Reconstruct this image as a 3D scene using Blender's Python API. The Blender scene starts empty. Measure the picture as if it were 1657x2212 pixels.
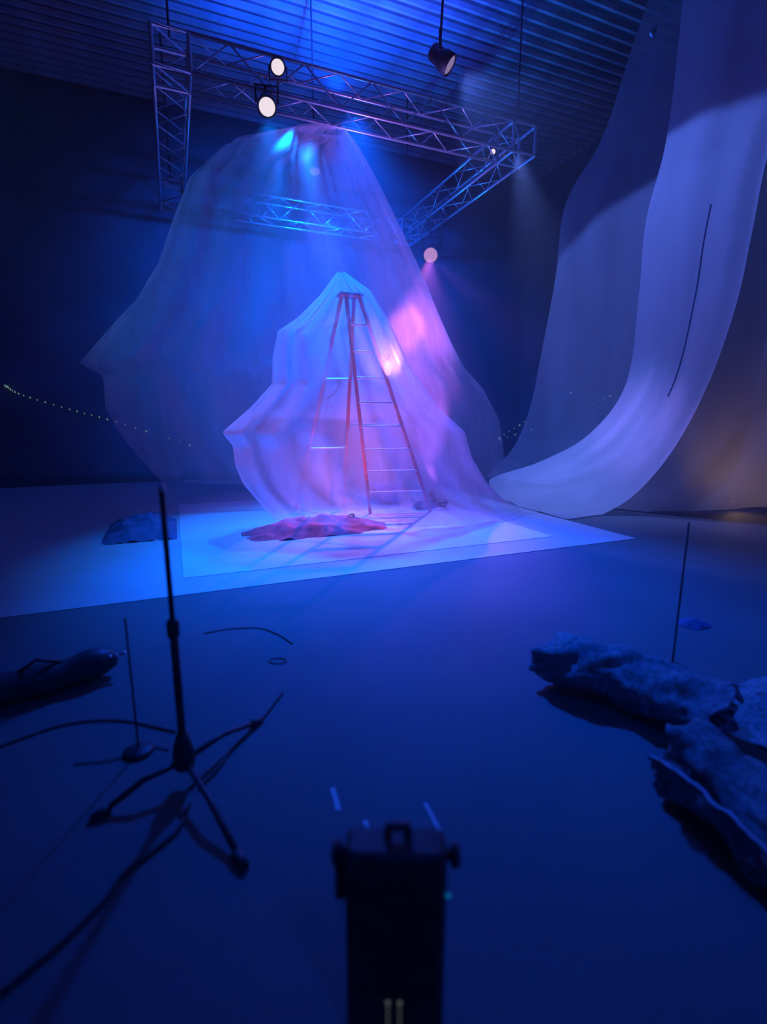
import bpy, math, random
from mathutils import Vector, Matrix, noise

random.seed(7)
sc = bpy.context.scene
col = sc.collection

# ------------------------------------------------------------------ camera
FPX, HC, CX, CY, HOR = 1080.0, 1.6, 828.5, 1106.0, 900.0
PIT = math.atan((CY - HOR) / FPX)
YAW = math.radians(-22.5)
cam_d = bpy.data.cameras.new('camera')
cam = bpy.data.objects.new('camera', cam_d)
col.objects.link(cam)
cam.location = (0, 0, HC)
cam.rotation_euler = (math.pi / 2 - PIT, 0, YAW)
cam_d.sensor_fit = 'VERTICAL'
cam_d.sensor_height = 36.0
cam_d.lens = FPX / 2212.0 * 36.0
cam_d.clip_start = 0.05
cam_d.dof.use_dof = True
cam_d.dof.focus_distance = 8.5
cam_d.dof.aperture_fstop = 0.8
sc.camera = cam

# ------------------------------------------------------------------ world: dark hall filled with thin stage haze
w = bpy.data.worlds.new('World')
sc.world = w
w.use_nodes = True
nt = w.node_tree
nt.nodes.clear()
wo = nt.nodes.new('ShaderNodeOutputWorld')
bg = nt.nodes.new('ShaderNodeBackground')
bg.inputs[0].default_value = (0, 0, 0, 1)
vs = nt.nodes.new('ShaderNodeVolumeScatter')
vs.inputs['Density'].default_value = 0.014
vs.inputs['Anisotropy'].default_value = 0.2
nt.links.new(bg.outputs[0], wo.inputs[0])
nt.links.new(vs.outputs[0], wo.inputs[1])

sc.view_settings.view_transform = 'Standard'
sc.view_settings.look = 'None'
sc.view_settings.gamma = 1.0
sc.view_settings.use_curve_mapping = False
sc.view_settings.exposure = 0.0
sc.cycles.transparent_max_bounces = 24
sc.cycles.use_light_tree = False
sc.cycles.max_bounces = 4
sc.cycles.diffuse_bounces = 3
sc.cycles.glossy_bounces = 2
sc.cycles.use_adaptive_sampling = True
sc.cycles.adaptive_threshold = 0.03
sc.cycles.volume_bounces = 0
sc.cycles.use_denoising = True
sc.cycles.sample_clamp_indirect = 4.0


def ray(x, y):
    a = (x - CX) / FPX
    b = (CY - y) / FPX
    f = Vector((0, math.cos(PIT), -math.sin(PIT)))
    u = Vector((0, math.sin(PIT), math.cos(PIT)))
    d = f + a * Vector((1, 0, 0)) + b * u
    return Matrix.Rotation(YAW, 3, 'Z') @ d


def onz(x, y, z=0.0):
    d = ray(x, y)
    t = (z - HC) / d.z
    return Vector((d.x * t, d.y * t, z))


def ony(x, y, Y):
    d = ray(x, y)
    t = Y / d.y
    return Vector((d.x * t, Y, HC + d.z * t))


def dist(x, y, D):
    d = ray(x, y)
    t = D / math.hypot(d.x, d.y)
    return Vector((d.x * t, d.y * t, HC + d.z * t))


def spot(name, loc, target, color, energy, cone, blend=0.3, radius=0.08):
    l = bpy.data.lights.new(name, 'SPOT')
    l.color = color
    l.energy = energy
    l.spot_size = math.radians(cone)
    l.spot_blend = blend
    l.shadow_soft_size = radius
    o = bpy.data.objects.new(name, l)
    o.location = loc
    d = Vector(target) - Vector(loc)
    o.rotation_euler = d.to_track_quat('-Z', 'Y').to_euler()
    col.objects.link(o)
    return o


# ------------------------------------------------------------------ stage lighting rig (most beams leave the fixtures built below, others are added bare spots)
BLUE = (0.0, 0.16, 1.0)
DEEP = (0.0, 0.085, 1.0)
CYAN = (0.0, 0.27, 1.0)
LAV = (0.10, 0.20, 1.0)
PURP = (0.38, 0.12, 1.0)
PINK = (1.0, 0.42, 0.95)
WARM = (1.0, 0.62, 0.35)
RED = (1.0, 0.12, 0.12)

TR_X0, TR_X1, TR_Y0, TR_Y1, TR_Z, TR_S = 0.35, 6.5, 9.0, 14.0, 6.5, 0.5
P_LAMP_TOP = ony(600, 145, 8.5)
P_LAMP_LOW = ony(577, 232, 8.55)
P_LAMP_CEIL = ony(973, 142, 8.0)
P_LAMP_MID = ony(680, 372, 11.5)
P_LAMP_TINY = ony(1065, 328, 9.2)
P_LAMP_PURP = ony(930, 552, 12.0)
HOT = ony(838, 790, 7.3)

P_GLOW = ony(838, 795, 6.98)
P_UPLIGHT = Vector((2.4, 7.1, 0.14))
P_FILL = Vector((1.2, -3.0, 6.2))
P_FLANK = Vector((4.75, 8.9, 0.13))
P_TRUSS_UP = Vector((5.0, 12.2, 0.12))

spot('blue_key', P_LAMP_LOW + Vector((0, -0.1, -0.15)), (1.5, 6.6, 0), BLUE, 2700, 56, 0.8)
spot('blue_tent_top', P_LAMP_LOW + Vector((.1, -.1, -.1)), (2.7, 9.3, 4.9), BLUE, 650, 70, 0.9)
spot('blue_wash', (3.0, 8.6, 6.4), (2.5, 5.1, 0), DEEP, 8800, 57, 1.0, 0.15)
spot('blue_up', P_LAMP_TOP + Vector((0, 0, 0.2)), P_LAMP_TOP + Vector((0.0, 0.5, 4)), DEEP, 2500, 26, 0.9)
spot('blue_up_mid', (2.3, 8.7, 7.1), (2.45, 9.0, 10), (0.0, 0.25, 1.0), 1500, 10, 0.7)
spot('blue_ceiling', (3.0, 9.4, 7.1), (3.2, 9.8, 10), (0.0, 0.06, 1.0), 6500, 118, 1.0)
spot('blue_back_wall', (3.6, 11.8, 5.9), (4.2, 17, 4.4), DEEP, 6000, 132, 1.0)
spot('violet_tent', P_LAMP_MID + Vector((0, -.1, -.15)), (2.6, 9.0, 0.4), (0.16, 0.12, 1.0), 500, 48, 1.0)
spot('purple_beam', P_LAMP_PURP + Vector((-.05, -.1, -.1)), (3.8, 7.8, 1.5), (0.62, 0.15, 1.0), 3200, 30, 1.0)
spot('purple_flank', P_FLANK, P_FLANK + Vector((-.6, .1, 4.5)), (0.60, 0.15, 1.0), 1800, 46, 1.0)  # uplight added to put purple on the tall tent's right flank
spot('pink_special', P_LAMP_PURP + Vector((-.1, -.1, -.12)), (2.3, 7.0, 0.2), (1.0, 0.20, 0.42), 3200, 17, 0.8)
spot('blue_truss', P_TRUSS_UP, (4.8, 10.6, 6.5), (0.0, 0.16, 1.0), 2600, 80, 0.9)  # uplight added behind the tent to brighten the truss
spot('blue_sweep', (6.2, 8.6, 6.45), (7.2, 7.0, 0.0), (0.15, 0.26, 1.0), 2000, 44, 1.0)
spot('purple_floor', P_LAMP_PURP + Vector((.1, 0, -.12)), (8.2, 4.9, 0.0), PURP, 1400, 20, 1.0)
spot('lavender_curtain', P_LAMP_CEIL + Vector((.15, -.1, -.1)), (9.0, 6.9, 1.8), LAV, 800, 88, 0.12)
spot('cyan_side', (-4.8, 6.0, 5.5), (1.2, 9.0, 3.4), CYAN, 800, 50, 0.8)
spot('red_uplight', P_UPLIGHT, P_UPLIGHT + Vector((-.25, -.1, 1)), (1.0, 0.22, 0.30), 70, 150, 0.8, 0.05)  # added to tint the lower part of the small tent mauve
spot('clip_lamp_light', P_GLOW + Vector((0, -.06, 0)), P_GLOW + Vector((-.3, -.69, .32)), PINK, 60, 115, 0.9, 0.06)
spot('blue_fill', P_FILL, (2.6, 6.0, 1.5), (0.0, 0.08, 1.0), 750, 130, 1.0, 0.15)  # unseen fill added behind the viewer to lift the darks to navy
spot('warm_uplight', (9.15, 5.75, 0.16), (8.8, 5.3, 0.6), WARM, 45, 120, 0.9)

# ------------------------------------------------------------------ helpers
def mat(name, color, rough=0.7, metal=0.0, noise_amt=0.15, noise_scale=6.0, bump=0.0, bump_scale=40.0, spec=0.3):
    m = bpy.data.materials.new(name)
    m.use_nodes = True
    n = m.node_tree
    b = n.nodes['Principled BSDF']
    b.inputs['Roughness'].default_value = rough
    b.inputs['Metallic'].default_value = metal
    b.inputs['Specular IOR Level'].default_value = spec
    tc = n.nodes.new('ShaderNodeTexCoord')
    nz = n.nodes.new('ShaderNodeTexNoise')
    nz.inputs['Scale'].default_value = noise_scale
    nz.inputs['Detail'].default_value = 5
    n.links.new(tc.outputs['Object'], nz.inputs['Vector'])
    cr = n.nodes.new('ShaderNodeValToRGB')
    lo = [c * (1 - noise_amt) for c in color]
    hi = [min(1, c * (1 + noise_amt)) for c in color]
    cr.color_ramp.elements[0].position = 0.3
    cr.color_ramp.elements[1].position = 0.7
    cr.color_ramp.elements[0].color = (*lo, 1)
    cr.color_ramp.elements[1].color = (*hi, 1)
    n.links.new(nz.outputs['Fac'], cr.inputs['Fac'])
    n.links.new(cr.outputs['Color'], b.inputs['Base Color'])
    if bump > 0:
        nb = n.nodes.new('ShaderNodeTexNoise')
        nb.inputs['Scale'].default_value = bump_scale
        nb.inputs['Detail'].default_value = 6
        n.links.new(tc.outputs['Object'], nb.inputs['Vector'])
        bp = n.nodes.new('ShaderNodeBump')
        bp.inputs['Strength'].default_value = bump
        n.links.new(nb.outputs['Fac'], bp.inputs['Height'])
        n.links.new(bp.outputs['Normal'], b.inputs['Normal'])
    return m


def glow(name, color, strength):
    m = bpy.data.materials.new(name)
    m.use_nodes = True
    n = m.node_tree
    n.nodes.clear()
    o = n.nodes.new('ShaderNodeOutputMaterial')
    e = n.nodes.new('ShaderNodeEmission')
    e.inputs[0].default_value = (*color, 1)
    e.inputs[1].default_value = strength
    m.cycles.emission_sampling = 'NONE'
    n.links.new(e.outputs[0], o.inputs[0])
    return m


def sheer(name, color, opacity, trans=0.55, vary=0.25, scale=3.0):
    """thin woven cloth: part open weave, part diffuse, part letting light through"""
    m = bpy.data.materials.new(name)
    m.use_nodes = True
    n = m.node_tree
    n.nodes.clear()
    o = n.nodes.new('ShaderNodeOutputMaterial')
    tp = n.nodes.new('ShaderNodeBsdfTransparent')
    df = n.nodes.new('ShaderNodeBsdfDiffuse')
    tl = n.nodes.new('ShaderNodeBsdfTranslucent')
    df.inputs[0].default_value = (*color, 1)
    tl.inputs[0].default_value = (*color, 1)
    m1 = n.nodes.new('ShaderNodeMixShader')
    m1.inputs[0].default_value = trans
    n.links.new(df.outputs[0], m1.inputs[1])
    n.links.new(tl.outputs[0], m1.inputs[2])
    tc = n.nodes.new('ShaderNodeTexCoord')
    mp = n.nodes.new('ShaderNodeMapping')
    mp.inputs['Scale'].default_value = (1.0, 1.0, 0.25)
    nz = n.nodes.new('ShaderNodeTexNoise')
    nz.inputs['Scale'].default_value = scale
    nz.inputs['Detail'].default_value = 4
    n.links.new(tc.outputs['Object'], mp.inputs['Vector'])
    n.links.new(mp.outputs[0], nz.inputs['Vector'])
    mr = n.nodes.new('ShaderNodeMapRange')
    mr.inputs['From Min'].default_value = 0.3
    mr.inputs['From Max'].default_value = 0.7
    mr.inputs['To Min'].default_value = opacity * (1 - vary)
    mr.inputs['To Max'].default_value = min(1, opacity * (1 + vary))
    n.links.new(nz.outputs['Fac'], mr.inputs[0])
    m2 = n.nodes.new('ShaderNodeMixShader')
    n.links.new(mr.outputs[0], m2.inputs[0])
    n.links.new(tp.outputs[0], m2.inputs[1])
    n.links.new(m1.outputs[0], m2.inputs[2])
    n.links.new(m2.outputs[0], o.inputs[0])
    return m


def obj(name, verts, faces, m, parent=None, smooth=False, origin=None):
    off = Vector((0, 0, 0))
    if parent is not None:
        off = Vector(parent['_base']) if '_base' in parent else off
    elif origin is not None:
        off = Vector(origin)
    me = bpy.data.meshes.new(name)
    me.from_pydata([tuple(Vector(v) - off) for v in verts], [], faces)
    me.materials.append(m)
    if smooth:
        me.polygons.foreach_set('use_smooth', [True] * len(me.polygons))
    me.update()
    o = bpy.data.objects.new(name, me)
    col.objects.link(o)
    if parent is not None:
        o.parent = parent
        o['_base'] = parent['_base'] if '_base' in parent else (0, 0, 0)
    elif origin is not None:
        o.location = off
        o['_base'] = tuple(off)
    return o


def tag(o, label, cat, group=None, kind=None):
    o['label'] = label
    o['category'] = cat
    if group:
        o['group'] = group
    if kind:
        o['kind'] = kind
    return o


def thing(name, base, label, cat, group=None):
    o = bpy.data.objects.new(name, None)
    o.empty_display_size = 0.1
    o.location = base
    o['_base'] = tuple(base)
    col.objects.link(o)
    return tag(o, label, cat, group)


def struct(o, label):
    o['kind'] = 'structure'
    o['label'] = label
    return o


def box(x0, x1, y0, y1, z0, z1):
    v = [(x, y, z) for z in (z0, z1) for y in (y0, y1) for x in (x0, x1)]
    f = [(0, 2, 3, 1), (4, 5, 7, 6), (0, 1, 5, 4), (2, 6, 7, 3), (0, 4, 6, 2), (1, 3, 7, 5)]
    return v, f


def bevel_box(c, s, b, rot=None):
    """box of size s about c with chamfered vertical and horizontal edges"""
    hx, hy, hz = s[0] / 2, s[1] / 2, s[2] / 2
    vs_, fs = [], []
    rings = [(-hz, b), (-hz + b, 0), (hz - b, 0), (hz, b)]
    for z, ins in rings:
        a, d = hx - ins, hy - ins
        for x, y in ((a - b, -d), (a, -d + b), (a, d - b), (a - b, d), (-a + b, d), (-a, d - b), (-a, -d + b), (-a + b, -d)):
            vs_.append(Vector((x, y, z)))
    for r in range(3):
        for i in range(8):
            j = (i + 1) % 8
            fs.append((r * 8 + i, r * 8 + j, r * 8 + 8 + j, r * 8 + 8 + i))
    fs.append(tuple(range(7, -1, -1)))
    fs.append(tuple(range(24, 32)))
    if rot is not None:
        vs_ = [rot @ v for v in vs_]
    return [v + Vector(c) for v in vs_], fs


def tube(pts, r, n=8, closed=False):
    pts = [Vector(p) for p in pts]
    rs = r if isinstance(r, (list, tuple)) else [r] * len(pts)
    V, Fc = [], []
    up = None
    for i, p in enumerate(pts):
        if closed:
            t = pts[(i + 1) % len(pts)] - pts[i - 1]
        else:
            t = pts[min(i + 1, len(pts) - 1)] - pts[max(i - 1, 0)]
        t.normalize()
        if up is None:
            up = t.orthogonal().normalized()
        up = (up - t * up.dot(t)).normalized()
        s = t.cross(up)
        for k in range(n):
            a = 2 * math.pi * k / n
            V.append(p + (up * math.cos(a) + s * math.sin(a)) * rs[i])
    m_ = len(pts)
    for i in range(m_ if closed else m_ - 1):
        for k in range(n):
            j = (i + 1) % m_
            Fc.append((i * n + k, i * n + (k + 1) % n, j * n + (k + 1) % n, j * n + k))
    if not closed:
        Fc.append(tuple(range(n - 1, -1, -1)))
        Fc.append(tuple((m_ - 1) * n + k for k in range(n)))
    return V, Fc


def lathe(base, axis, prof, n=20):
    """profile [(h, r)...] turned about an axis through base"""
    base, axis = Vector(base), Vector(axis).normalized()
    e = axis.orthogonal().normalized()
    g = axis.cross(e)
    V, Fc = [], []
    for h, r in prof:
        for k in range(n):
            a = 2 * math.pi * k / n
            V.append(base + axis * h + (e * math.cos(a) + g * math.sin(a)) * r)
    for i in range(len(prof) - 1):
        for k in range(n):
            Fc.append((i * n + k, i * n + (k + 1) % n, (i + 1) * n + (k + 1) % n, (i + 1) * n + k))
    Fc.append(tuple(range(n - 1, -1, -1)))
    Fc.append(tuple((len(prof) - 1) * n + k for k in range(n)))
    return V, Fc


def catmull(pts, n):
    """n+1 smooth samples through control points (tuples of equal length)"""
    P = [Vector(p) for p in pts]
    P = [P[0] * 2 - P[1]] + P + [P[-1] * 2 - P[-2]]
    out = []
    segs = len(P) - 3
    for k in range(n + 1):
        u = k / n * segs
        i = min(int(u), segs - 1)
        t = u - i
        a, b, c, d = P[i:i + 4]
        out.append(0.5 * ((2 * b) + (c - a) * t + (2 * a - 5 * b + 4 * c - d) * t * t + (3 * b - a - 3 * c + d) * t ** 3))
    return out


def interp(pts, y):
    """x at y on a polyline of (x, y) rising in y, smoothed"""
    if y <= pts[0][1]:
        return pts[0][0]
    for (x0, y0), (x1, y1) in zip(pts, pts[1:]):
        if y <= y1:
            t = (y - y0) / (y1 - y0)
            return x0 + (x1 - x0) * t
    return pts[-1][0]


def merge(*parts):
    V, Fc = [], []
    for v, f in parts:
        o = len(V)
        V += list(v)
        Fc += [tuple(i + o for i in q) for q in f]
    return V, Fc


# ------------------------------------------------------------------ materials
M_floor = mat('floor_paint', (0.16, 0.16, 0.165), 0.8, noise_amt=0.08, noise_scale=1.2, bump=0.05, spec=0.1)
M_wall = mat('dark_wall_paint', (0.16, 0.16, 0.17), 0.9, noise_amt=0.2, noise_scale=0.8)
M_rib = mat('ceiling_rib_metal', (0.55, 0.55, 0.56), 0.6, 0.1, noise_amt=0.3, noise_scale=1.5)  # paler than the ceiling metal: contrast of lit ribs put into the colour
M_ceil = mat('ceiling_metal', (0.14, 0.14, 0.15), 0.6, 0.2, noise_amt=0.25, noise_scale=2.5, bump=0.2, bump_scale=8)
M_deck = mat('stage_vinyl', (0.55, 0.55, 0.56), 0.5, noise_amt=0.06, noise_scale=1.5, bump=0.03)
M_plat = mat('white_dance_floor', (0.85, 0.85, 0.86), 0.45, noise_amt=0.04, noise_scale=1.5)
M_alu = mat('truss_aluminium', (0.65, 0.65, 0.67), 0.35, 0.7, noise_amt=0.1, noise_scale=20)
M_black = mat('black_metal', (0.06, 0.06, 0.065), 0.5, 0.3, noise_amt=0.3, noise_scale=15)
M_plastic = mat('black_plastic', (0.07, 0.07, 0.075), 0.45, 0.0, noise_amt=0.3, noise_scale=30, bump=0.1, bump_scale=200)
M_cable = mat('black_rubber_cable', (0.07, 0.07, 0.07), 0.6, noise_amt=0.3, noise_scale=20)
M_red = mat('red_fibreglass', (0.60, 0.05, 0.05), 0.45, noise_amt=0.15, noise_scale=12)
M_redcloth = mat('red_cloth', (0.92, 0.16, 0.20), 0.9, noise_amt=0.2, noise_scale=9, bump=0.3, bump_scale=60)
M_bluebox = mat('blue_plastic', (0.05, 0.25, 0.70), 0.4, noise_amt=0.1, noise_scale=9)
M_navy = mat('navy_canvas', (0.10, 0.13, 0.25), 0.9, noise_amt=0.2, noise_scale=8, bump=0.2)
M_wool = mat('grey_wool_carpet', (0.16, 0.22, 0.24), 0.95, noise_amt=0.5, noise_scale=40, bump=1.0, bump_scale=90)
M_lining = mat('pale_carpet_backing', (0.36, 0.42, 0.50), 0.9, noise_amt=0.35, noise_scale=14, bump=0.5, bump_scale=30)
M_strip = mat('pale_floor_strip', (0.32, 0.34, 0.36), 0.5, noise_amt=0.1, noise_scale=30)
M_strap = mat('pale_webbing', (0.6, 0.6, 0.6), 0.8, noise_amt=0.1, noise_scale=30)
M_lens_w = glow('lens_white', (1.0, 0.86, 0.95), 0.95)
M_lens_p = glow('lens_pink', (0.9, 0.45, 0.85), 0.55)
M_lens_d = glow('lens_dim_pink', (0.55, 0.42, 0.85), 0.45)
M_glow_p = glow('pink_bulb', (1.0, 0.55, 0.85), 0.8)
M_lens_warm = glow('lens_warm', (1.0, 0.6, 0.3), 0.3)
M_led = glow('led_white', (0.75, 0.85, 0.85), 0.10)
M_ledblue = glow('led_blue', (0.0, 0.35, 0.9), 0.5)
M_bulb = glow('fairy_bulb', (0.45, 0.85, 0.85), 0.35)
M_sheer_out = sheer('outer_voile', (0.80, 0.80, 0.82), 0.30, 0.5, 0.35, 2.0)
M_sheer_in = sheer('inner_voile', (0.85, 0.84, 0.86), 0.30, 0.5, 0.25, 3.0)
M_curt_a = sheer('back_curtain_cloth', (0.70, 0.70, 0.72), 0.62, 0.4, 0.15, 1.5)
M_curt_b = sheer('middle_curtain_cloth', (0.82, 0.82, 0.84), 0.72, 0.4, 0.12, 1.5)
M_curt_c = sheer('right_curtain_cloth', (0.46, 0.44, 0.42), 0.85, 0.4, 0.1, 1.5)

# ------------------------------------------------------------------ the hall
X0, X1, Y0, Y1, ZC = -6.5, 13.0, -3.5, 17.0, 10.2
struct(obj('floor', *box(X0, X1, Y0, Y1, -0.2, 0.0), M_floor), 'smooth dark grey hall floor in blue light')
struct(obj('wall_back', *box(X0 - .2, X1 + .2, Y1, Y1 + .2, -0.2, ZC + .2), M_wall), 'dark wall behind the stage')
struct(obj('wall_front', *box(X0 - .2, X1 + .2, Y0 - .2, Y0, -0.2, ZC + .2), M_wall), 'dark wall behind the viewer')
struct(obj('wall_left', *box(X0 - .2, X0, Y0, Y1, -0.2, ZC + .2), M_wall), 'dark wall left of the stage')
struct(obj('wall_right', *box(X1, X1 + .2, Y0, Y1, -0.2, ZC + .2), M_wall), 'dark wall behind the pale curtains')
ceil = struct(obj('ceiling', *box(X0, X1, Y0, Y1, ZC, ZC + .2), M_ceil), 'ribbed metal ceiling lit blue')
rv = [(X0, 0, ZC), (X0, .02, ZC - .09), (X0, .09, ZC - .09), (X0, .11, ZC),
      (X1, 0, ZC), (X1, .02, ZC - .09), (X1, .09, ZC - .09), (X1, .11, ZC)]
rf = [(0, 1, 5, 4), (1, 2, 6, 5), (2, 3, 7, 6), (0, 3, 2, 1), (4, 5, 6, 7)]
rib0 = obj('ceiling_rib', rv, rf, M_rib, ceil)
rib0.location = (0, 4.0, -0.002)
for k in range(1, 44):
    r_ = rib0.copy()
    col.objects.link(r_)
    r_.location = (0, 4.0 + 0.295 * k, -0.002)

# low stage floor and the white performance mat on it
dk = struct(obj('floor_stage', *bevel_box((0.05, 9.2, 0.003), (11.1, 9.0, 0.006), 0.002), M_deck, origin=(0.05, 9.2, 0)),
            'wide low pale stage deck')
mt_ = obj('dance_floor_mat', *bevel_box((2.31, 7.5, 0.0085), (4.66, 4.6, 0.005), 0.0015), M_plat, origin=(2.31, 7.5, 0.006))
tag(mt_, 'bright white square performance mat lying on the stage under the tent', 'floor mat')
ZM = 0.0115

# ------------------------------------------------------------------ lighting truss
truss = thing('lighting_truss', (TR_X0, TR_Y0, TR_Z), 'square aluminium box truss hung over the stage carrying lamps', 'truss')
def beam(a, b):
    a, b = Vector(a), Vector(b)
    ax = (b - a).normalized()
    sd = Vector((-ax.y, ax.x, 0)) * (TR_S / 2)
    up = Vector((0, 0, TR_S))
    crn = [-sd, sd, sd + up, -sd + up]
    for c in crn:
        obj('chord', *tube([a + c, b + c], 0.028, 8), M_alu, truss, True)
    L = (b - a).length
    n = round(L / 0.55)
    for s in range(4):
        c0, c1 = crn[s], crn[(s + 1) % 4]
        for i in range(n):
            p = a + ax * (L * i / n) + (c0 if i % 2 else c1)
            q = a + ax * (L * (i + 1) / n) + (c1 if i % 2 else c0)
            obj('brace', *tube([p, q], 0.013, 5), M_alu, truss, True)
h = TR_S / 2
beam((TR_X0 + h, TR_Y0, TR_Z), (TR_X1 - h, TR_Y0, TR_Z))
beam((TR_X0 + h, TR_Y1, TR_Z), (TR_X1 - h, TR_Y1, TR_Z))
beam((TR_X0, TR_Y0 + h, TR_Z), (TR_X0, TR_Y1 - h, TR_Z))
beam((TR_X1, TR_Y0 + h, TR_Z), (TR_X1, TR_Y1 - h, TR_Z))
for cx in (TR_X0, TR_X1):
    for cy in (TR_Y0, TR_Y1):
        e = []
        for dx in (-h, h):
            for dy in (-h, h):
                e.append(tube([(cx + dx, cy + dy, TR_Z), (cx + dx, cy + dy, TR_Z + TR_S)], 0.03, 8))
        for z in (TR_Z, TR_Z + TR_S):
            e.append(tube([(cx - h, cy - h, z), (cx + h, cy - h, z), (cx + h, cy + h, z), (cx - h, cy + h, z)], 0.03, 6, True))
            e.append(tube([(cx - h, cy - h, z), (cx + h, cy + h, z)], 0.015, 5))
        obj('corner_block', *merge(*e), M_alu, truss)
        obj('hoist_chain', *tube([(cx, cy, TR_Z + TR_S), (cx, cy, ZC - 0.10)], 0.018, 6), M_black, truss)

# ------------------------------------------------------------------ stage lamps
def lamp(name, p, aim, label, m_lens, size=0.16, hang_to=None, standing=False, group='lamps on the rig'):
    """a moving head or can: clamp, yoke, tapered body, lens"""
    p = Vector(p)
    a = (Vector(aim) - p).normalized()
    side = a.cross(Vector((0, 0, 1)))
    if side.length < 0.1:
        side = Vector((1, 0, 0))
    side.normalize()
    R = size
    t = thing(name, p, label, 'stage light', group)
    back = p - a * R * 2.6
    lb = obj('lamp_body', *lathe(back, a, [(0, R * .55), (R * .25, R * .8), (R * 1.4, R * .85), (R * 1.6, R * 1.0), (R * 2.6, R * 1.08), (R * 2.62, R * .95), (R * 2.45, R * .9)], 20), M_black, t, True)
    obj('lens', *lathe(p - a * R * .18, a, [(0, R * .88), (R * .10, R * .8), (R * .18, R * .5), (R * .2, R * .1)], 20), m_lens, lb, True)
    mid = p - a * R * 1.4
    s = -1 if standing else 1
    yk = [mid + side * R * 1.15, mid + side * R * 1.2 + Vector((0, 0, s * R * 1.7)), mid - side * R * 1.2 + Vector((0, 0, s * R * 1.7)), mid - side * R * 1.15]
    obj('yoke', *tube(yk, R * .13, 6), M_black, t)
    top = mid + Vector((0, 0, s * R * 1.7))
    end = Vector(hang_to) if hang_to is not None else top + Vector((0, 0, s * R * 1.0))
    obj('clamp', *tube([top, end], R * .14, 8), M_black, t)
    return t


CAMP = Vector((0, 0, HC))
def to_cam(p, mix):
    return Vector(p) + (CAMP - Vector(p)).normalized() * mix + Vector((0, 0, -1)) * (1 - mix)

lamp('moving_head_light', P_LAMP_TOP, to_cam(P_LAMP_TOP, 0.9), 'bright white lamp on top of the front truss beam', M_lens_w, 0.11,
     (P_LAMP_TOP.x + .05, TR_Y0 - .22, TR_Z + .02), True)
lamp('moving_head_light', P_LAMP_LOW, to_cam(P_LAMP_LOW, 0.75), 'bright white lamp hanging under the left of the front truss beam', M_lens_w, 0.14,
     (P_LAMP_LOW.x, TR_Y0 - .25, TR_Z))
lamp('moving_head_light', P_LAMP_CEIL, to_cam(P_LAMP_CEIL, 0.6) + Vector((1.0, 0, 0)), 'dim pinkish lamp hung from the ceiling right of the beams', M_lens_d, 0.15,
     (P_LAMP_CEIL.x, P_LAMP_CEIL.y + .1, ZC - .10))
lamp('profile_spot', P_LAMP_MID, to_cam(P_LAMP_MID, 0.35), 'slim dim lamp seen through the tall tent between the truss beams', M_lens_d, 0.13,
     (P_LAMP_MID.x, P_LAMP_MID.y, ZC - .10))
lamp('pin_spot', P_LAMP_TINY, to_cam(P_LAMP_TINY, 0.8), 'tiny white lamp inside the right corner of the truss', M_lens_w, 0.055,
     (P_LAMP_TINY.x, TR_Y0 + .2, TR_Z + TR_S))
lamp('moving_head_light', P_LAMP_PURP, HOT, 'purple lamp hanging from the right truss beam and aimed at the tent', M_lens_p, 0.2,
     (TR_X1 - .25, P_LAMP_PURP.y + .25, TR_Z - .02))

lamp('fill_lamp', P_FILL + Vector((0, .02, 0)), (2.6, 6.0, 1.5), 'dim blue fill lamp added high on the wall behind the viewer', M_ledblue, 0.15,
     (P_FILL.x, Y0 + .01, P_FILL.z + .3))

# ------------------------------------------------------------------ tents of sheer cloth
def tent(name, L, R, Yc, depth, nrow, ncol, folds, amp, m, label, zmin, lean=0.0, seed=0):
    """closed cone of cloth whose two sides follow L and R; folds run down from the top"""
    y0, y1 = L[0][1], max(L[-1][1], R[-1][1])
    V, Fc = [], []
    for i in range(nrow + 1):
        t = i / nrow
        py = y0 + (y1 - y0) * t
        lp = ony(interp(L, py), py, Yc)
        rp = ony(interp(R, py), py, Yc)
        c, hw = (lp + rp) / 2, (rp - lp).length / 2
        b = depth * min(1.0, hw / 1.6)
        for k in range(ncol):
            a = 2 * math.pi * k / ncol
            ca, sa = math.cos(a), math.sin(a)
            wob = noise.noise(Vector((ca * 2 + seed, sa * 2, t * 3)))
            fold = amp * min(1, hw) * (math.sin(a * folds + 3 * noise.noise(Vector((a, t * 1.2, seed)))) * .6 + .8 * noise.noise(Vector((ca * 5, sa * 5 + seed, t * 2.5))))
            x = c.x + hw * ca * (1 + 0.02 * wob)
            y = Yc + lean * (1 - t) + (b * sa) + fold * (abs(sa) ** .5) * (1 if sa > 0 else -1)
            z = max(zmin + 0.015 * (1 + wob), c.z + (rp.z - lp.z) / 2 * ca + 0.05 * wob * t)
            V.append(Vector((x, y, z)))
    for i in range(nrow):
        for k in range(ncol):
            q = (k + 1) % ncol
            Fc.append((i * ncol + k, i * ncol + q, (i + 1) * ncol + q, (i + 1) * ncol + k))
    base = ony((L[-1][0] + R[-1][0]) / 2, y1, Yc)
    o = obj(name, V, Fc, m, None, True, origin=(base.x, Yc, zmin))
    return tag(o, label, 'tent')


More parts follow.
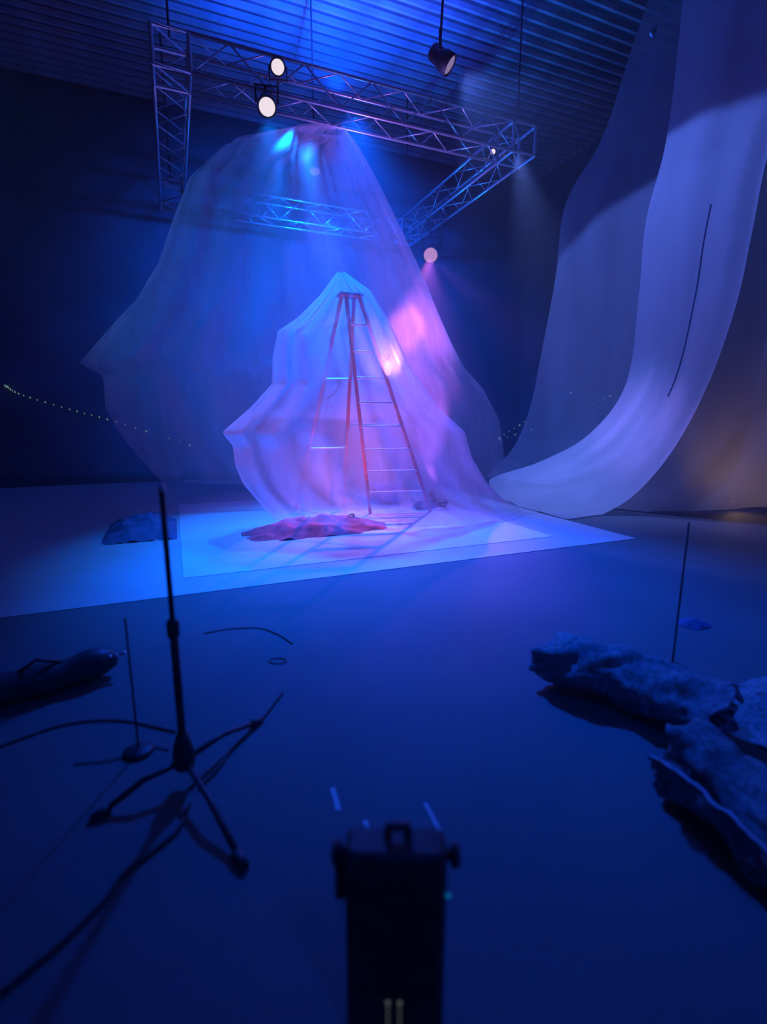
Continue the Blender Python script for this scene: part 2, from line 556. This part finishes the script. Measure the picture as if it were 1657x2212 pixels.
OL = [(700, 286), (600, 293), (480, 325), (405, 395), (375, 470), (345, 570), (300, 650), (170, 785), (222, 812), (228, 880), (258, 935), (300, 985), (345, 1035)]
OR = [(745, 286), (770, 330), (800, 390), (850, 490), (920, 630), (975, 750), (1000, 800), (1035, 842), (1070, 912), (1082, 985), (1110, 1035)]
tent('sheer_tent', OL, OR, 9.5, 0.9, 110, 140, 17, 0.13, M_sheer_out, 'tall sheer cloth tent hung from the front truss beam', 0.08, seed=3)
IL = [(728, 588), (690, 640), (640, 690), (602, 715), (590, 770), (588, 828), (540, 880), (480, 935), (505, 965), (512, 1010), (530, 1050), (560, 1085), (590, 1118)]
IR = [(745, 588), (800, 630), (840, 700), (880, 790), (905, 830), (945, 885), (1000, 932), (1014, 985), (1045, 1040), (1075, 1070), (1150, 1112)]
tent('sheer_tent', IL, IR, 7.0, 0.75, 100, 130, 13, 0.12, M_sheer_in, 'smaller sheer cloth tent draped over the ladder on the white mat', ZM + .005, seed=11)

# ------------------------------------------------------------------ stepladder in the small tent
lad = thing('stepladder', ony(820, 1090, 7.0), 'red railed stepladder standing inside the small tent', 'ladder')
def lp_(x, y, Y):
    return ony(x, y, Y)
def floor_pt(x, y):
    return onz(x, y, ZM + .004)
fb0, fb1 = floor_pt(800, 1108), floor_pt(930, 1104)
ft0, ft1 = ony(748, 640, 7.0), ony(776, 640, 7.0)
rb0, rb1 = floor_pt(640, 1098), floor_pt(742, 1094)
rt0, rt1 = ft0 + Vector((-.04, .1, 0)), ft1 + Vector((-.04, .1, 0))
for a, b in ((ft0, fb0), (ft1, fb1), (rt0, rb0), (rt1, rb1)):
    obj('rail', *tube([a, b], 0.028, 6), M_red, lad)
for k in range(1, 9):
    t = k / 9
    a, b = ft0.lerp(fb0, t), ft1.lerp(fb1, t)
    c = (a + b) / 2
    d = (b - a)
    rot = Matrix.Rotation(math.atan2(d.y, d.x), 3, 'Z')
    obj('rung', *bevel_box(c, (d.length, 0.09, 0.028), 0.006, rot), M_alu, lad)
for k in (3, 6):
    t = k / 9
    obj('rear_brace', *tube([rt0.lerp(rb0, t), rt1.lerp(rb1, t)], 0.014, 6), M_alu, lad)
c = (ft0 + ft1 + rt0 + rt1) / 4
obj('ladder_top', *bevel_box(c + Vector((0, 0, .02)), (0.34, 0.2, 0.05), 0.01), M_red, lad)
obj('spreader', *tube([ft1.lerp(fb1, .55), rt1.lerp(rb1, .55)], 0.012, 5), M_alu, lad)

# pink work lamp clipped to the ladder
wl = thing('clip_lamp', P_GLOW, 'glowing pink lamp clipped to the ladder inside the small tent', 'lamp')
obj('bulb', *lathe(P_GLOW + Vector((0, 0, -.11)), (0, 0, 1), [(0, .01), (.02, .04), (.08, .055), (.16, .05), (.2, .025), (.22, .01)], 16), M_glow_p, wl, True)
obj('lamp_cap', *lathe(P_GLOW + Vector((0, 0, .10)), (0, 0, 1), [(0, .03), (.02, .035), (.08, .03), (.1, .012)], 14), M_black, wl, True)
obj('clip_arm', *tube([P_GLOW + Vector((0, 0, .2)), ft1.lerp(fb1, .28)], .009, 6), M_black, wl)

def uplight(p, aim, m, label):
    p = Vector(p)
    t = thing('floor_uplight', (p.x, p.y, p.z - .11), label, 'floor lamp')
    b = p - Vector((0, 0, .11))
    obj('lamp_foot', *lathe(b, (0, 0, 1), [(0, .09), (.012, .09), (.02, .05), (.03, .02)], 16), M_black, t)
    a_ = (Vector(aim) - p).normalized()
    obj('lamp_can', *lathe(p - a_ * .075, a_, [(0, .03), (.01, .05), (.06, .06), (.062, .05), (.05, .045)], 16), M_black, t, True)
    obj('lens', *lathe(p - a_ * .03, a_, [(0, .048), (.006, .03), (.008, .01)], 14), m, t)
uplight(P_UPLIGHT, P_UPLIGHT + Vector((-.25, -.1, 1)), M_lens_p, 'small added lamp on the mat shining red up inside the small tent')
uplight(P_FLANK, P_FLANK + Vector((-.75, .1, 4.5)), M_lens_p, 'small added lamp on the stage shining purple up the right side of the tall tent')
uplight(P_TRUSS_UP, (4.8, 10.6, 6.5), M_ledblue, 'small added lamp on the stage behind the tall tent shining blue up at the truss')
uplight((9.15, 5.75, .11 + .001), (8.8, 5.3, 0.6), M_lens_warm, 'small lamp on the floor shining up behind the brownish curtain')

# heap of red cloth at the foot of the tent, blue box, castor trolley, dark sheet added as the heap's ghost image
def heap(name, x0, x1, y0, y1, z0, hgt, m, label, cat, seed, nx=60, ny=30, sharp=2.2):
    V, Fc = [], []
    for j in range(ny + 1):
        for i in range(nx + 1):
            u, v = i / nx * 2 - 1, j / ny * 2 - 1
            rr = (abs(u) ** sharp + abs(v) ** sharp) ** (1 / sharp)
            x = (x0 + x1) / 2 + u * (x1 - x0) / 2
            y = (y0 + y1) / 2 + v * (y1 - y0) / 2
            nn = noise.fractal(Vector((x * 2.4, y * 2.4, seed)), 1.0, 2.0, 4)
            rg = 1 - abs(noise.noise(Vector((x * 3.1 + 5, y * 5.2, seed))))
            e = max(0.0, 1 - rr * (1 + .18 * noise.noise(Vector((u * 3, v * 3, seed)))))
            z = z0 + 0.004 + hgt * (e ** .7) * (0.55 + .5 * rg ** 3 + .3 * nn)
            V.append(Vector((x, y, max(z0 + .003, z))))
    for j in range(ny):
        for i in range(nx):
            a = j * (nx + 1) + i
            Fc.append((a, a + 1, a + nx + 2, a + nx + 1))
    # drop the flat skirt
    Fc = [f for f in Fc if any(V[i].z > z0 + .006 for i in f)]
    used = sorted({i for f in Fc for i in f})
    mp = {i: k for k, i in enumerate(used)}
    V = [V[i] for i in used]
    Fc = [tuple(mp[i] for i in f) for f in Fc]
    o = obj(name, V, Fc, m, None, True, origin=((x0 + x1) / 2, (y0 + y1) / 2, z0))
    return tag(o, label, cat)

a, b = floor_pt(505, 1125), floor_pt(795, 1115)
heap('cloth_heap', a.x, b.x, 6.35, 7.3, ZM, 0.22, M_redcloth, 'crumpled red cloth lying on the white mat at the foot of the small tent', 'cloth', 4.0)
a = onz(225, 1160, .014)
heap('ghost_sheet', a.x, -0.06, 7.0, 8.6, .0065, 0.25, M_navy, 'flat dark blue sheet added as a ghost image of the red cloth heap', 'ghost_image', 9.0, 40, 24, 5)

p = floor_pt(835, 1085)
bxo = thing('storage_box', (p.x, p.y, ZM), 'small bright blue box standing behind the ladder on the mat', 'box')
obj('box_body', *bevel_box((p.x, p.y, ZM + .16), (.52, .34, .30), .02), M_bluebox, bxo)
obj('box_lid', *bevel_box((p.x, p.y, ZM + .33), (.56, .38, .05), .012), M_bluebox, bxo)
for dx in (-.27, .27):
    obj('box_handle', *bevel_box((p.x + dx, p.y, ZM + .25), (.03, .12, .04), .008), M_plastic, bxo)

p = floor_pt(915, 1096)
dol = thing('wheeled_dolly', (p.x, p.y, ZM), 'small dark wheeled dolly at the right foot of the ladder', 'dolly')
obj('dolly_frame', *bevel_box((p.x, p.y, ZM + .13), (.36, .30, .05), .012), M_black, dol)
for dx in (-.13, .13):
    for dy in (-.1, .1):
        obj('wheel', *lathe((p.x + dx - .02, p.y + dy, ZM + .052), (1, 0, 0), [(0, .03), (.004, .048), (.036, .048), (.04, .03)], 14), M_plastic, dol, True)
        obj('fork', *tube([(p.x + dx, p.y + dy, ZM + .06), (p.x + dx, p.y + dy, ZM + .12)], .012, 6), M_alu, dol)
lp = [Vector((p.x + .1 + .28 * math.cos(k * .5) * (1 + .05 * k / 10), p.y - .1 + .2 * math.sin(k * .5), ZM + .02 + .004 * k)) for k in range(30)]
tag(obj('coiled_cable', *tube(lp, .013, 6), M_cable, None, True, origin=(p.x, p.y, ZM)), 'black cable coiled loosely around the dolly on the mat', 'cable')

# ------------------------------------------------------------------ pale curtains sweeping down on the right
GRID = {}
def curtain(name, Lc, Rc, nr, ncol, folds, amp, m, label, floor_z=0.012, seed=0, group=None):
    LL = catmull([dist(x, y, d) for x, y, d in Lc], nr)
    RR = catmull([dist(x, y, d) for x, y, d in Rc], nr)
    V, Fc = [], []
    for i in range(nr + 1):
        t = i / nr
        ax = (RR[i] - LL[i])
        nrm = Vector((-ax.y, ax.x, 0)).normalized()
        for k in range(ncol + 1):
            s = k / ncol
            pnt = LL[i].lerp(RR[i], s)
            f = amp * (0.6 * math.sin(s * folds * 6.283 + 2 * noise.noise(Vector((s * 3, t * 1.5, seed)))) + 0.8 * noise.noise(Vector((s * 6, t * 2.0, seed + 3))))
            f *= math.sin(math.pi * s) ** .4 if 0 < s < 1 else 0
            flat = max(0.0, 1 - max(0, pnt.z) / 1.0)
            pnt = pnt + nrm * f * (1 - .7 * flat) + Vector((0, 0, f * flat * .7))
            pnt.z = max(floor_z + .01 * (1 + noise.noise(Vector((s * 9, t * 9, seed)))), pnt.z)
            pnt.z = min(pnt.z, ZC - .11)
            V.append(pnt)
    for i in range(nr):
        for k in range(ncol):
            a_ = i * (ncol + 1) + k
            Fc.append((a_, a_ + 1, a_ + ncol + 2, a_ + ncol + 1))
    b = (LL[-1] + RR[-1]) / 2
    GRID[label] = (V, ncol)
    o = obj(name, V, Fc, m, None, True, origin=(b.x, b.y, 0))
    return tag(o, label, 'curtain', group)


cA = curtain('stage_curtain',
        [(1420, -60, 13.2), (1360, 120, 13.2), (1300, 300, 13.2), (1222, 440, 13.2), (1200, 600, 13.2), (1170, 760, 13.2), (1145, 880, 13.2), (1110, 965, 13.2), (1052, 1030, 13.0)],
        [(1760, -60, 11.8), (1690, 120, 11.8), (1620, 300, 11.8), (1570, 460, 11.8), (1530, 620, 11.8), (1490, 770, 11.8), (1430, 890, 11.8), (1330, 990, 11.6), (1200, 1050, 11.0)],
        70, 60, 2.5, 0.06, M_curt_a, 'rearmost pale curtain with a straight left edge beside the dark wall', seed=2)
cB = curtain('stage_curtain',
        [(1480, -60, 11.2), (1460, 150, 11.2), (1436, 320, 11.2), (1395, 480, 11.2), (1380, 640, 11.2), (1352, 830, 11.2), (1270, 940, 11.2), (1165, 998, 11.2), (1060, 1035, 10.6), (1085, 1078, 9.6)],
        [(1780, -60, 9.9), (1730, 120, 9.9), (1662, 320, 9.9), (1625, 500, 9.8), (1590, 660, 9.7), (1530, 830, 9.5), (1455, 970, 9.3), (1375, 1065, 9.1), (1300, 1112, 8.8), (1225, 1140, 8.2)],
        80, 70, 2, 0.07, M_curt_b, 'brightest middle curtain sweeping down onto the floor toward the tent', seed=5)
# stitched seam down the middle curtain
gv, gn = GRID[cB['label']]
kc = int(gn * .60)
sm = [gv[i * (gn + 1) + kc] for i in range(24, 47)]
obj('seam', *tube([(q + (CAMP - q).normalized() * .012) for q in sm], .010, 6), M_navy, cB, True)
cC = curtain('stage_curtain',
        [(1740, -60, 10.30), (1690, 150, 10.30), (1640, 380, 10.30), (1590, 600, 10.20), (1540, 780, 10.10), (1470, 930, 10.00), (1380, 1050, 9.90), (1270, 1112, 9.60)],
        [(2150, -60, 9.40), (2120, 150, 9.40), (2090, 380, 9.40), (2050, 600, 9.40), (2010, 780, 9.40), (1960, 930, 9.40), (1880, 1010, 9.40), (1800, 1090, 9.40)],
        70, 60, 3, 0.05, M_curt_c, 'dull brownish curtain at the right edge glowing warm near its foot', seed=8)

# clamp and rope at the upper corner of the rear curtain
q = dist(1412, 68, 12.6)
cl = thing('curtain_clamp', q, 'shiny metal clamp gripping the upper corner of the rear curtain', 'clamp')
obj('clamp_jaw', *bevel_box(q, (.10, .06, .20), .012, Matrix.Rotation(.7, 3, 'Y')), M_alu, cl)
obj('clamp_rope', *tube([q + Vector((.03, 0, .05)), q + Vector((.25, 0, .5)), (q.x + .5, q.y, ZC - .005)], .012, 6), M_strap, cl)

# ------------------------------------------------------------------ strings of small lights along the hall sides
def light_string(pts, n, label, m):
    ps = catmull(pts, n)
    t = thing('light_string', ps[0], label, 'string lights')
    obj('wire', *tube(ps, .006, 5), M_cable, t, True)
    for k, q_ in enumerate(ps):
        big = 1.9 if k in (1, n - 4, n) else random.uniform(.5, 1.0)
        obj('bulb', *lathe(q_ + Vector((0, 0, -.05)), (0, 0, 1), [(0, .006 * big), (.01, .02 * big), (.03, .02 * big), (.045, .008 * big)], 8), m, t, True)
    return t

def on_walls(x, y):
    d = ray(x, y)
    t = min((Y1 - .03) / d.y, (X1 - .03) / d.x if d.x > 0 else 1e9)
    return Vector((d.x * t, d.y * t, HC + d.z * t))
light_string([on_walls(*q) for q in ((10, 830), (45, 850), (150, 882), (260, 912), (410, 960))], 26, 'sagging string of tiny bulbs along the dark left side', M_bulb)
light_string([on_walls(*q) for q in ((1245, 838), (1190, 875), (1130, 912), (1078, 944))], 14, 'upper string of tiny bulbs behind the rear curtain', M_bulb)
light_string([on_walls(*q) for q in ((1330, 848), (1260, 880), (1180, 915), (1080, 948))], 18, 'lower string of tiny bulbs behind the rear curtain', M_bulb)

# ------------------------------------------------------------------ foreground: stand, cables, bag
b0 = onz(402, 1690, 0)
st = thing('microphone_stand', b0, 'black tripod stand at left with a tall straight pole', 'stand')
top = dist(376, 1060, math.hypot(b0.x, b0.y))
hub = b0 + Vector((0, 0, .13))
obj('lower_pole', *tube([b0 + Vector((0, 0, .08)), b0 + Vector((0, 0, .75))], .017, 10), M_black, st, True)
obj('upper_pole', *tube([b0 + Vector((0, 0, .72)), (b0.x, b0.y, top.z)], .011, 10), M_black, st, True)
obj('clutch', *lathe(b0 + Vector((0, 0, .69)), (0, 0, 1), [(0, .018), (.01, .026), (.07, .026), (.08, .016)], 14), M_plastic, st, True)
obj('hub', *lathe(b0 + Vector((0, 0, .07)), (0, 0, 1), [(0, .02), (.01, .042), (.06, .048), (.12, .04), (.17, .024)], 14), M_plastic, st, True)
for px, py in ((520, 1860), (555, 1560), (215, 1760)):
    e = onz(px, py, 0.014)
    lg = obj('leg', *tube([hub + Vector((0, 0, -.02)), hub.lerp(e, .5) + Vector((0, 0, .02)), e], .013, 8), M_black, st, True)
    d = (e - hub).normalized()
    obj('rubber_foot', *tube([e - d * .04, e + d * .03], .022, 8), M_plastic, lg, True)
obj('top_bolt', *lathe((b0.x, b0.y, top.z), (0, 0, 1), [(0, .014), (.02, .014), (.025, .008), (.045, .008)], 10), M_alu, st, True)

def rod(px, py0, py1, r, label):
    b = onz(px, py1, 0)
    z = dist(px, py0, math.hypot(b.x, b.y)).z
    t = thing('slim_rod', b, label, 'rod')
    obj('rod_shaft', *tube([b + Vector((0, 0, .01)), (b.x, b.y, z)], r, 8), M_black, t, True)
    obj('rod_base', *lathe(b, (0, 0, 1), [(0, .07), (.012, .07), (.02, .05), (.024, .012)], 18), M_black, t, True)
    return t
rod(300, 1330, 1625, .005, 'very thin dark rod on a round foot left of the tripod stand')
rod(1452, 1125, 1440, .006, 'very thin dark rod on a round foot behind the carpet bundles')

def floor_cable(pts, r, label, closed=False):
    r *= .55
    ps = [onz(x, y, r + .002) for x, y in pts]
    ps = ps if closed else catmull(ps, 12 * len(pts))
    o = obj('floor_cable', *tube(ps, r, 6, closed), M_cable, None, True, origin=(ps[0].x, ps[0].y, 0))
    return tag(o, label, 'cable')
floor_cable([(440, 1368), (500, 1358), (560, 1357), (600, 1370), (632, 1390)], .008, 'thin cable curving on the floor in front of the stage')
floor_cable([(600 + 19 * math.cos(k * math.pi / 10), 1427 + 6 * math.sin(k * math.pi / 10)) for k in range(20)], .006, 'small ring of cable lying alone on the floor', True)
floor_cable([(-20, 1620), (60, 1590), (150, 1563), (260, 1556), (380, 1580)], .010, 'long thin cable arching along the left floor behind the stand')
floor_cable([(160, 1650), (240, 1642), (320, 1615), (365, 1620)], .006, 'short faint cable beside the thin rod')
floor_cable([(410, 1735), (385, 1790), (330, 1838), (265, 1890), (225, 1945), (150, 2020), (80, 2080), (0, 2145)], .016, 'thick black cable running from the stand to the lower left corner')
floor_cable([(430, 1700), (470, 1660), (500, 1620), (560, 1560), (610, 1495)], .014, 'thick black cable running from the stand toward the stage')

def fabric_roll(pa, pb, r, turns, m, m_end, name, label, cat, seed, crush=.25, nlen=46, wob=.35):
    """loosely rolled carpet: a crumpled spiral drawn along an axis on the floor"""
    a, b = Vector(pa), Vector(pb)
    ax = (b - a)
    L = ax.length
    ax.normalize()
    sd = ax.cross(Vector((0, 0, 1))).normalized()
    N = int(34 * turns)
    th = r / (turns + .6) * .42
    V, Fc = [], []
    for i in range(nlen + 1):
        t = i / nlen
        for side in (0, 1):
            for k in range(N + 1):
                an = k / N * turns * 6.283 + seed
                rr = r * (.22 + .78 * k / N) - side * th
                nn = noise.fractal(Vector((math.cos(an) * 1.3 + seed, math.sin(an) * 1.3 + k / N * 2, t * L * 4.2)), 1.0, 2.0, 4)
                rr *= 1 + wob * nn
                sag = 1 - .12 * math.sin(t * math.pi * 3 + seed)
                x = math.cos(an) * rr * 1.15
                z = r * (1 - crush) + math.sin(an) * rr * (1 - crush) * sag
                jag = .05 * noise.noise(Vector((an * 2, seed, 3.0))) * (1 if i in (0, nlen) else 0)
                V.append(a + ax * (t * L + jag) + sd * (x + .07 * math.sin(t * 5 + seed)) + Vector((0, 0, max(.006, z))))
    W = (N + 1)
    S = 2 * W
    for i in range(nlen):
        for k in range(N):
            Fc.append((i * S + k, i * S + k + 1, (i + 1) * S + k + 1, (i + 1) * S + k))
            o_ = W
            Fc.append((i * S + o_ + k + 1, i * S + o_ + k, (i + 1) * S + o_ + k, (i + 1) * S + o_ + k + 1))
        for k in (0, N):
            Fc.append((i * S + k, (i + 1) * S + k, (i + 1) * S + W + k, i * S + W + k))
    for i in (0, nlen):
        for k in range(N):
            Fc.append((i * S + k, i * S + W + k, i * S + W + k + 1, i * S + k + 1))
    o = obj(name, V, Fc, m, None, True, origin=(a.x, a.y, 0))
    o.data.materials.append(m_end)
    for pi, p_ in enumerate(o.data.polygons):
        if len([v for v in p_.vertices if (v // W) % 2 == 1]) >= 2:
            p_.material_index = 1
    return tag(o, label, cat)

fabric_roll(onz(1200, 1452), onz(1560, 1620), .19, 2.2, M_wool, M_lining, 'rolled_carpet', 'loosely rolled grey carpet with its open end toward the stage', 'carpet', 1.3)
fabric_roll(onz(1440, 1700), onz(1860, 1960), .21, 2.4, M_wool, M_lining, 'rolled_carpet', 'larger darker rolled carpet in the right foreground nearest the viewer', 'carpet', 4.1)
a, b = onz(1500, 1500), onz(1900, 1560)
heap('blanket_heap', 2.55, 3.9, 0.75, 1.75, 0.0, 0.24, M_wool, 'crumpled blanket heaped behind the rolled carpets at right', 'blanket', 6.0)
p = onz(1490, 1350)
heap('cloth_scrap', p.x - .08, p.x + .16, p.y - .1, p.y + .1, 0.0, 0.05, M_navy, 'small dark scrap of cloth on the floor near the right rod', 'cloth', 2.0, 20, 14)

# long dark bag with metal fittings at the left
pa, pb = onz(-60, 1545), onz(255, 1452)
bag = thing('equipment_bag', (pa + pb) / 2, 'long black padded equipment bag lying on the floor at left', 'bag')
ps, rs = [], []
for k in range(25):
    t = k / 24
    ps.append(pa.lerp(pb, t) + Vector((0, 0, .095 + .01 * math.sin(t * 9))))
    rs.append(.09 * (1 - abs(2 * t - 1) ** 6 * .5) * (1 + .08 * math.sin(t * 17)))
obj('bag_body', *tube(ps, rs, 16), M_plastic, bag, True)
obj('carry_strap', *tube([pa.lerp(pb, .3) + Vector((0, 0, .17)), pa.lerp(pb, .45) + Vector((0, -.05, .24)), pa.lerp(pb, .6) + Vector((0, 0, .17))], .012, 6), M_cable, bag, True)
for t_, s_ in ((.95, .022), (1.0, .016), (1.06, .024)):
    q_ = pa.lerp(pb, t_) + Vector((0, -.05, .14))
    obj('buckle', *bevel_box(q_, (s_ * 1.6, s_, s_), s_ * .2), M_alu, bag)

# flat pale strips on the floor
def pale_strip(p0, p1, wd, label):
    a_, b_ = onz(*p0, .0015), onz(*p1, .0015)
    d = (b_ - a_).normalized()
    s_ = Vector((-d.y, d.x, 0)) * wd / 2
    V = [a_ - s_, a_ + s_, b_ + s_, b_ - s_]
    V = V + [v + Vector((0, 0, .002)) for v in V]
    o = obj('floor_strip', V, [(3, 2, 1, 0), (4, 5, 6, 7), (0, 1, 5, 4), (1, 2, 6, 5), (2, 3, 7, 6), (3, 0, 4, 7)], M_strip, None, origin=tuple(a_))
    tag(o, label, 'pale_strip', 'pale strips on the floor')
pale_strip((718, 1702), (732, 1752), .022, 'pale strip on the floor farthest left of the three marks')
pale_strip((788, 1772), (806, 1828), .020, 'pale strip on the floor just behind the black speaker')
pale_strip((918, 1735), (950, 1795), .020, 'pale strip on the floor right of the other two marks')

# ------------------------------------------------------------------ black speaker nearest the viewer
hz = .56
cpt = onz(855, 1852, hz)
fwd = Vector((cpt.x, cpt.y, 0)).normalized()
yw = math.atan2(fwd.y, fwd.x) - math.pi / 2
Rz = Matrix.Rotation(yw, 3, 'Z')
def S(x, y, z):
    return cpt * 1.0 + Rz @ Vector((x, y, 0)) + Vector((0, 0, z - hz))
sp = thing('floor_speaker', S(0, .05, 0), 'upright black speaker box with tiny status lights in the bottom foreground', 'speaker')
obj('cabinet', *bevel_box(S(0, .05, hz / 2 + .01), (.25, .10, hz - .02), .012, Rz), M_plastic, sp)
obj('carry_handle', *tube([S(-.02, .06, hz - .005), S(-.02, .06, hz + .03), S(.03, .06, hz + .03), S(.03, .06, hz - .005)], .012, 8), M_black, sp)
obj('grille', *bevel_box(S(0, -.004, .33), (.22, .012, .36), .004, Rz), M_black, sp)
for sx in (-1, 1):
    ax = Rz @ Vector((sx, 0, 0))
    obj('side_knob', *lathe(S(sx * .124, .05, hz - .04), ax, [(0, .012), (.012, .012), (.014, .028), (.032, .028), (.036, .02)], 14), M_black, sp, True)
obj('side_bracket', *bevel_box(S(-.138, .05, .46), (.03, .05, .12), .006, Rz), M_black, sp)
for ix, x in enumerate((-.018, .012)):
    for iz in range(5):
        obj('status_light', *lathe(S(x, -.012, .140 - iz * .020), Rz @ Vector((0, -1, 0)), [(0, .0035 if iz else .006), (.003, .0025 if iz else .004)], 8), M_led, sp)
for x in (-.12, .12):
    for y in (.02, .08):
        obj('rubber_foot', *lathe(S(x * .8, y, 0), (0, 0, 1), [(0, .014), (.018, .016), (.021, .016)], 10), M_plastic, sp)
obj('power_light', *lathe(S(.128, .0, .455), Rz @ Vector((0, -1, 0)), [(0, .005), (.004, .003)], 8), M_ledblue, sp)

for o in list(bpy.data.objects):
    if '_base' in o:
        del o['_base']
